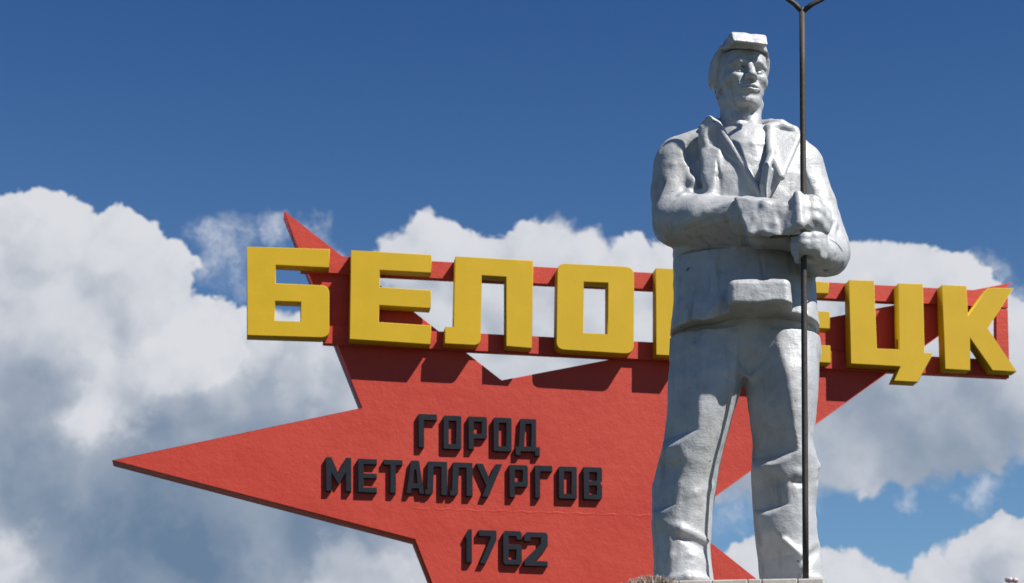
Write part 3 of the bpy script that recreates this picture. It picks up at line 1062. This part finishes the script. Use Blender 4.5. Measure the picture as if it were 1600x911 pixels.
def collars(f):
    # left lapel: standing edge from the collar down to the button
    L = [S(1122, 196, 55), S(1140, 224, 69), S(1160, 256, 78), S(1180, 290, 83), S(1193, 316, 83)]
    f.chain(L, [6 * PX, 5.5 * PX, 5 * PX, 4.8 * PX, 4.5 * PX], .004)
    f.tri(L[0], L[2], S(1128, 232, 56), 4 * PX, .006)
    f.tri(L[2], L[4], S(1152, 262, 68), 3.5 * PX, .006)
    f.tri(L[0], L[2], S(1112, 222, 52), 4.5 * PX, .006)
    f.tri(S(1128, 232, 56), L[2], S(1152, 262, 68), 4 * PX, .006)
    f.tri(S(1112, 222, 52), S(1128, 232, 56), L[2], 4.2 * PX, .006)
    # left collar leaf
    f.ell(S(1109, 209, 52), (17 * PX, 11 * PX, 27 * PX), np.array(Matrix.Rotation(R(-14), 3, 'Y')), .02)
    f.chain([S(1096, 222, 52), S(1098, 200, 54), S(1108, 187, 54), S(1120, 194, 54)], [5 * PX, 6 * PX, 6 * PX, 6 * PX], .014)
    f.ell(S(1112, 212, 63), (9 * PX, 6 * PX, 18 * PX), np.array(Matrix.Rotation(R(-14), 3, 'Y')), .02, '-')
    # collar round the back of the neck
    f.chain([S(1108, 195, 30), S(1116, 196, -20), S(1160, 200, -46), S(1205, 198, -20), S(1215, 198, 22)], [12 * PX] * 5, .02)
    # right collar leaf and lapel
    f.tri(S(1202, 206, 48), S(1247, 214, 46), S(1220, 276, 92), 6 * PX, .012)
    f.tri(S(1202, 206, 48), S(1204, 240, 78), S(1220, 276, 92), 6 * PX, .012)
    f.chain([S(1202, 202, 44), S(1220, 197, 36), S(1240, 206, 36), S(1248, 217, 44)], [10 * PX, 10 * PX, 9 * PX, 6 * PX], .016)
    f.chain([S(1206, 238, 78), S(1198, 262, 90), S(1192, 290, 92), S(1195, 316, 90)], [6 * PX, 6 * PX, 5 * PX, 4 * PX], .012)
    f.tri(S(1199, 262, 88), S(1217, 276, 86), S(1196, 312, 86), 4 * PX, .012)


collars(fj)
jacket = part('jacket', fj)


# ---- shirt and undershirt seen in the opening
def build_shirt():
    f = Field((S(1110, 250)[0], -.6, S(1165, 300)[2]), (S(1225, 250)[0], .3, S(1165, 195)[2]), .009)
    a = []
    for py, xl, xr, wf, wb in [(212, 1122, 1205, 46, 40), (226, 1118, 1212, 58, 45), (250, 1112, 1216, 70, 50), (296, 1110, 1220, 78, 50)]:
        p, q = S(xl, py), S(xr, py)
        a.append((p[2], p[0], q[0], -wf * PX, wb * PX))
    f.loft(a, .0, n=2.3)
    f.chain([S(1150, 224, 58), S(1175, 226, 66), S(1203, 227, 56)], [4 * PX] * 3, .02)
    f.rough(.004, .06, 31)
    return part('shirt', f)


build_shirt()


# ---- gloved hands, each with five fingers, folded on the rod
def ch(f, pts, rad, k=.008):
    f.chain([S(*p) for p in pts], [r * PX for r in rad], k)


def build_hands():
    res = .0065
    # upper hand: gauntlet, back of the hand, fingers closing over the lower hand
    f = Field((S(1135, 340)[0], -.95, S(1165, 420)[2]), (S(1310, 300)[0], -.28, S(1165, 272)[2]), res)
    f.chain([S(1168, 340, 100), S(1190, 340, 112), S(1222, 337, 122)], [33 * PX, 30 * PX, 25 * PX], .02)
    A, B, C = S(1153, 313, 126), S(1173, 364, 142), S(1197, 322, 138)          # flared gauntlet, in two lobes
    D, E, G = S(1194, 360, 140), S(1216, 368, 140), S(1238, 328, 140)
    f.tri(A, B, C, 6 * PX, .022)
    f.tri(B, D, C, 6 * PX, .022)
    f.tri(C, D, E, 7 * PX, .035)
    f.tri(C, E, G, 7 * PX, .035)
    f.ridge([S(1196, 322, 141), S(1195, 344, 141), S(1195, 362, 140)], .016, -.007)
    f.ridge([S(1176, 318, 134), S(1180, 342, 142), S(1186, 362, 142)], .022, .010)
    f.ridge([S(1208, 324, 142), S(1212, 350, 146)], .02, .010)

    f.ell(S(1245, 334, 126), (34 * PX, 20 * PX, 28 * PX), np.array(Matrix.Rotation(R(-10), 3, 'Y')), .02)
    f.tri(S(1247, 306, 146), S(1250, 350, 156), S(1222, 366, 140), 7 * PX, .016)  # back of the glove: two planes
    f.tri(S(1247, 306, 146), S(1250, 350, 156), S(1284, 340, 122), 7 * PX, .016)
    f.ridge([S(1246, 308, 148), S(1250, 330, 156), S(1246, 352, 154)], .016, .016)      # knuckle line
    fl = [((1250, 314, 140), (1272, 317, 138), (1287, 333, 122), (1286, 350, 102)),
          ((1252, 326, 146), (1274, 330, 142), (1289, 346, 122), (1284, 362, 98)),
          ((1250, 338, 147), (1272, 343, 144), (1285, 358, 124), (1278, 370, 102)),
          ((1246, 349, 144), (1264, 355, 142), (1276, 366, 124), (1270, 376, 106))]
    for i, p in enumerate(fl):
        w = (8.5, 9, 8.6, 7.4)[i]
        ch(f, [(x, y, z - 5) for x, y, z in p], (w + 2, w + 2, w + 1, w * .9), .032)
    ch(f, ((1226, 350, 136), (1240, 364, 140), (1254, 370, 136)), (9, 8, 6.5), .012)    # thumb
    f.rough(.004, .05, 41)
    part('hand', f)
    # lower hand: fist round the rod
    g = Field((S(1225, 400)[0], -.92, S(1165, 460)[2]), (S(1335, 400)[0], -.2, S(1165, 330)[2]), res)
    g.chain([S(1292, 398, 56), S(1282, 396, 86), S(1268, 390, 106)], [28 * PX, 24 * PX, 21 * PX], .02)
    g.ell(S(1266, 388, 112), (22 * PX, 20 * PX, 23 * PX), None, .02)
    for i, y in enumerate((372, 383, 394, 404)):
        w = (7.2, 7.4, 7.0, 6.2)[i]
        dx = (0, -1, 1, 4)[i]
        ch(g, ((1284, y - 3, 116), (1272, y - 1, 135), (1256 + dx, y, 140), (1244 + dx, y + 1, 130), (1246 + dx, y + 2, 114)),
           (w + 1.5, w + 1.5, w + 1, w, w * .85), .026)
    ch(g, ((1268, 370, 122), (1254, 364, 132), (1242, 366, 128)), (8, 7, 6), .010)
    pr = S(1262, 397, 138)
    g.plane((S(1238, 300)[0], -.95, S(1100, 470)[2]), (S(1296, 300)[0], -.2, S(1100, 375)[2]),
            lambda X, Y, Z: -(Y - pr[1]) * .45 - (Z - pr[2]) * .89 + 0 * X, .045)
    g.rough(.004, .05, 42)
    part('hand', g)


build_hands()


# ---- head and cap, modelled in the head's own frame (1 unit = 1 pixel of the photograph at the head)
def build_head():
    u = mpx(110) * 1.0
    org = S(1159, 179, 6)
    yaw = R(17)
    hx = np.array((math.cos(yaw), math.sin(yaw), 0))
    hy = np.array((-math.sin(yaw), math.cos(yaw), 0))
    hz = np.array((0, 0, 1.0))
    tilt = Matrix.Rotation(R(2), 3, 'Y')

    def place(P):
        P = P * u
        P = P @ np.array(tilt).T
        return org + P[:, :1] * hx + P[:, 1:2] * hy + P[:, 2:3] * hz
    res = .95
    K = np.array
    f = Field((-52, -75, -45), (52, 62, 118), res)
    # skull, face wedge, jaw
    f.ell((0, 6, 74), (37, 47, 42), None, 8)
    f.loft([(4, -15, 15, -42, 10), (12, -22, 22, -43, 20), (26, -29, 29, -43, 26), (45, -33, 33, -43, 30), (62, -35, 35, -42, 34),
            (80, -36, 36, -43, 40), (92, -35, 35, -41, 40)], 8, n=2.5)
    f.ell((0, -34.5, 10), (14, 8.5, 9), None, 8)                         # chin
    f.chain([K((-28, 6, 21)), K((-11, -25, 8))], [9, 7], 10)         # jaw line
    f.chain([K((28, 6, 21)), K((11, -25, 8))], [9, 7], 10)
    f.chain([K((-26, -22, 47)), K((-19, -36, 47))], [9, 7.5], 9)       # cheek bones
    f.chain([K((26, -22, 47)), K((19, -36, 47))], [9, 7.5], 9)
    # eye sockets, brow
    for s in (-1, 1):
        f.ell((s * 15.5, -46, 58.5), (11, 12.5, 7.6), None, 4, '-')
        f.chain([K((s * 5.5, -42.5, 68.5)), K((s * 16, -43.5, 69.8)), K((s * 27, -35, 66.5))], [4.0, 4.2, 3.6], 7)
        f.ell((s * 15.5, -34, 58), (8.2, 6.4, 5.0), None, 1.2)      # eyeball with lids
        f.chain([K((s * 7.5, -38, 59)), K((s * 15.5, -41.4, 62)), K((s * 23.5, -36.5, 59))], [1.5, 1.9, 1.5], 1.4)
        f.chain([K((s * 7.5, -38, 57.5)), K((s * 15.5, -40.2, 54.4)), K((s * 23.5, -36, 57.5))], [1.2, 1.6, 1.2], 2)
    # nose
    f.chain([K((0, -44, 66)), K((0, -51, 54)), K((0, -58, 43.5))], [4.6, 5.0, 5.4], 4)
    f.ell((0, -55, 41.5), (7.5, 7, 4.4), None, 4)
    for s in (-1, 1):
        f.ell((s * 6.2, -50, 40.5), (4.2, 5.5, 4.2), None, 3)
    # mouth
    f.ell((0, -43, 27), (17, 7, 11), None, 6)
    f.chain([K((-12.5, -43.5, 26)), K((-4, -49.4, 28.6)), K((0, -49.8, 27.8)), K((4, -49.4, 28.6)), K((12.5, -43.5, 26))], [1.2, 2.3, 2.2, 2.3, 1.2], 2)
    f.chain([K((-11, -43.5, 24.4)), K((0, -48.4, 22.6)), K((11, -43.5, 24.4))], [1.2, 3.0, 1.2], 2)
    f.ridge([K((-13.5, -44.5, 25.6)), K((0, -51.5, 25.6)), K((13.5, -44.5, 25.6))], 1.9, -2.4)
    f.ridge([K((-4, -44, 17)), K((4, -44, 17))], 7, -.8)
    f.ridge([K((0, -50, 34)), K((0, -50, 30.5))], 2.4, -1.0)
    # hollow cheeks
    for s in (-1, 1):
        f.ridge([K((s * 27, -31, 36)), K((s * 24, -32, 24))], 9, -1.4)
        # ears and sideburns
        f.ell((s * 35, 10, 52), (4.5, 10, 16), np.array(Matrix.Rotation(R(10), 3, 'X')), 3)
        f.ell((s * 38.5, 8, 53), (2.4, 5, 9), None, 2, '-')
        f.chain([K((s * 33.5, -6, 64)), K((s * 31.5, -5, 42))], [5, 4], 4)
    # hair at the back
    f.ell((0, 30, 48), (33, 22, 34), None, 6)
    # neck
    f.chain([K((1, 12, 30)), K((1, 6, -42))], [31.5, 33.5], 6, '+', (1.0, 1.05, 1))
    f.chain([K((-24, 4, 24)), K((-8, -26, -38))], [8, 8], 8)
    f.chain([K((24, 4, 24)), K((9, -26, -38))], [8, 8], 8)
    f.ell((0, -24, -10), (6, 6, 8), None, 7)
    f.rough(.35, 9, 51)
    P, Q = f.nets()
    link('head', np_mesh('head', to_world(place(P)), Q), M_SILVER, statue)
    # cap
    c = Field((-62, -85, 48), (62, 66, 134), 1.0)
    c.ell((0, 5, 90), (44, 54, 38), None, 4)
    c.ell((0, 16, 72), (45, 47, 40), None, 8)
    c.loft([(62, -43, 43, 0, 60), (76, -45, 45, -20, 60), (92, -44, 44, -42, 58)], 6, n=2.2)
    c.ell((-3, -22, 103), (30, 31, 15), None, 12)
    # face opening
    c.box((0, -42, 60), (46, 40, 30), np.array(Matrix.Rotation(R(-18), 3, 'X')), 6, 3, '-')
    # thick stiff peak, turned up a little
    Mx = np.array(Matrix.Rotation(R(-6), 3, 'X'))
    c.box((-5, -42, 104), (28, 25, 10.4), Mx, 3.2, 3)
    c.plane((-45, -84, 88), (40, -46, 126), lambda X, Y, Z: -(Y + 61) * .88 + (Z - 102) * .47 + 0 * X, 2.0)
    c.rough(.9, 10, 52)
    P, Q = c.nets()
    link('cap', np_mesh('cap', to_world(place(P)), Q), M_SILVER, statue)


build_head()


# boots that carry the figure, mostly behind the pedestal's edge
def build_boots():
    for x0, x1, turn in ((1030, 1108, -12), (1196, 1282, 14)):
        cx = (x0 + x1) / 2
        c = S(cx, 908, 0)
        f = Field((c[0] - .32, -.72, BASE_Z - .02), (c[0] + .32, .35, BASE_Z + .32), .012)
        t = math.tan(R(turn)) * .55
        f.chain([(c[0], .05, BASE_Z + .10), (c[0] + t * .3, -.12, BASE_Z + .03), (c[0] + t * .5, -.2, BASE_Z + .01)], [.10, .06, .04], .05)
        f.plane((c[0] - .4, -1, BASE_Z - .1), (c[0] + .4, 1, BASE_Z + 1), lambda X, Y, Z: (BASE_Z - Z) + 0 * X + 0 * Y, 0)
        part('boot', f)


build_boots()

# ------------------------------------------------------------------ the rod in his hands
rod_b = S(1259, 906.5, 118)
rod_t = S(1253.3, 13, 134)
rod_b[2] = BASE_Z
rod = empty('forked_rod', Wd(rod_b))
tag(rod, 'tall dark metal rod with a forked top held upright in the statue\'s hands', 'rod')
b_, t_w = Wd(rod_b), Wd(rod_t)
pts = [b_.lerp(t_w, i / 8) for i in range(9)]
v, f = tube(pts, .0215, 14)
link('shaft', mesh('shaft', v, f, True), M_STEEL, rod)
for ex, ey, tx in ((1231, 0, 1222), (1284.5, 0, 1296)):
    p = [t_w - Vector((0, 0, .03)), Wd(S((1253.3 * .5 + ex * .5), 6.5, 134)), Wd(S(ex, ey - 1, 134)), Wd(S(tx, -22, 134)), Wd(S(tx + (tx - ex) * .2, -60, 134))]
    v, f = tube(p, [.021, .020, .019, .018, .012], 10)
    link('prong', mesh('prong', v, f, True), M_STEEL, rod)

# ------------------------------------------------------------------ pedestal
ped = empty('pedestal', Wd((S(1168, 905)[0], 0, 0)))
tag(ped, 'pale stone pedestal under the statue, its top slab just showing', 'pedestal')


def pbox(name, x0, x1, y0, y1, z0, z1, mat):
    v, f = box_geo((x0, y0, z0), (x1, y1, z1))
    o = link(name, mesh(name, [Wd(p) for p in v], f), mat, ped)
    md = o.modifiers.new('edge', 'BEVEL')
    md.width = .008
    md.segments = 2
    return o


XL, XR = S(1012, 905, 135)[0], S(1287, 905, 135)[0]
YF, YB = -140 * PX, 95 * PX
pbox('shaft', XL + .06, XR - .06, YF + .06, YB - .06, 0, BASE_Z - .2, M_CONC)
joints = [XL] + [S(x, 905, 140)[0] for x in (1060, 1112, 1168, 1190, 1246)] + [XR]
for a, b in zip(joints[:-1], joints[1:]):
    dz = random.uniform(-.006, .0)
    pbox('slab', a + .0015, b - .0015, YF + random.uniform(-.004, .004), YB, BASE_Z - .198, BASE_Z + dz, M_STONE)

# ------------------------------------------------------------------ plants that just reach into the picture
def dry_shrub():
    D = 10.0

    def at(px, py, dd=0.0):
        r = ray(px, py)
        return EYE + r * ((D + dd) / math.hypot(r.x, r.y))
    base = at(1020, 1100)
    base.z = 0
    root = empty('dry_shrub', base)
    tag(root, 'wispy grey-brown dry shrub top arching in front of the pedestal edge', 'shrub')
    core = at(1027, 960)
    v, f = tube([base, base + Vector((.02, .0, core.z * .5)), core], [.05, .04, .02], 8)
    link('stem', mesh('stem', v, f, True), M_BARK, root)
    parts = []
    for i in range(110):
        a = random.uniform(-1, 1)
        tx = 1018 + a * 40 + random.gauss(0, 4)
        ty = 897 + abs(a) ** 2 * 16 + abs(random.gauss(0, 4))
        dd = random.uniform(-.14, .14)
        m1 = core.lerp(at(tx - a * 8, ty + 6, dd), .7)
        tip = at(tx, ty, dd)
        end = at(tx + a * 10 + random.gauss(0, 5), ty + random.uniform(2, 14), dd * 1.2)
        r0 = random.uniform(.0018, .0035)
        parts.append(tube([core, m1, tip, end], [r0 * 1.3, r0, r0 * .8, r0 * .4], 4))
    v, f = join(parts)
    tag(link('twigs', mesh('twigs', v, f, True), M_TWIG, root), kind='stuff')
    parts = []
    for i in range(160):
        c = at(1031 + random.gauss(0, 8), 920 + random.gauss(0, 7), random.uniform(-.06, .06))
        d = Vector((random.gauss(0, 1), random.gauss(0, 1), random.gauss(0, 1))).normalized() * .022
        e = d.orthogonal().normalized() * .010
        parts.append(([c - d, c + e, c + d, c - e], [(0, 1, 2, 3)]))
    v, f = join(parts)
    tag(link('dead_leaves', mesh('dead_leaves', v, f), M_BARK, root), kind='stuff')


dry_shrub()


def pink_flower():
    D = 9.0

    def at(px, py, dd=0.0):
        r = ray(px, py)
        return EYE + r * ((D + dd) / math.hypot(r.x, r.y))
    base = at(1578, 1200)
    base.z = 0
    root = empty('flowering_plant', base)
    tag(root, 'pale pink blossom tips peeking over the bottom right corner', 'plant')
    for cx, cy, rr in ((1577, 911, 6.5), (1586, 911.5, 6)):
        c = at(cx, cy)
        v, f = tube([base, base + Vector((0.02, 0, c.z * .6)), c - Vector((0, 0, .01))], [.012, .009, .006], 6)
        link('stem', mesh('stem', v, f, True), M_LEAF, root)
        k = rr * D / F * 1.05
        for q in range(6):
            t = q * math.pi / 3 + cx
            d = Vector((math.cos(t), math.sin(t), 0))
            s = Vector((-math.sin(t), math.cos(t), 0))
            vs, fs = [], []
            for i in range(5):
                h = i / 4
                mid = c + d * (k * (.25 + .65 * math.sin(h * 2.2))) + Vector((0, 0, k * 1.15 * h))
                wd = k * .62 * math.sin(math.pi * (.12 + .8 * h))
                vs += [mid - s * wd + d * (-.2 * wd), mid, mid + s * wd + d * (-.2 * wd)]
            for i in range(4):
                for j in range(2):
                    fs.append((i * 3 + j, i * 3 + j + 1, i * 3 + j + 4, i * 3 + j + 3))
            link('petal', mesh('petal', vs, fs, True), M_PETAL, root)


pink_flower()
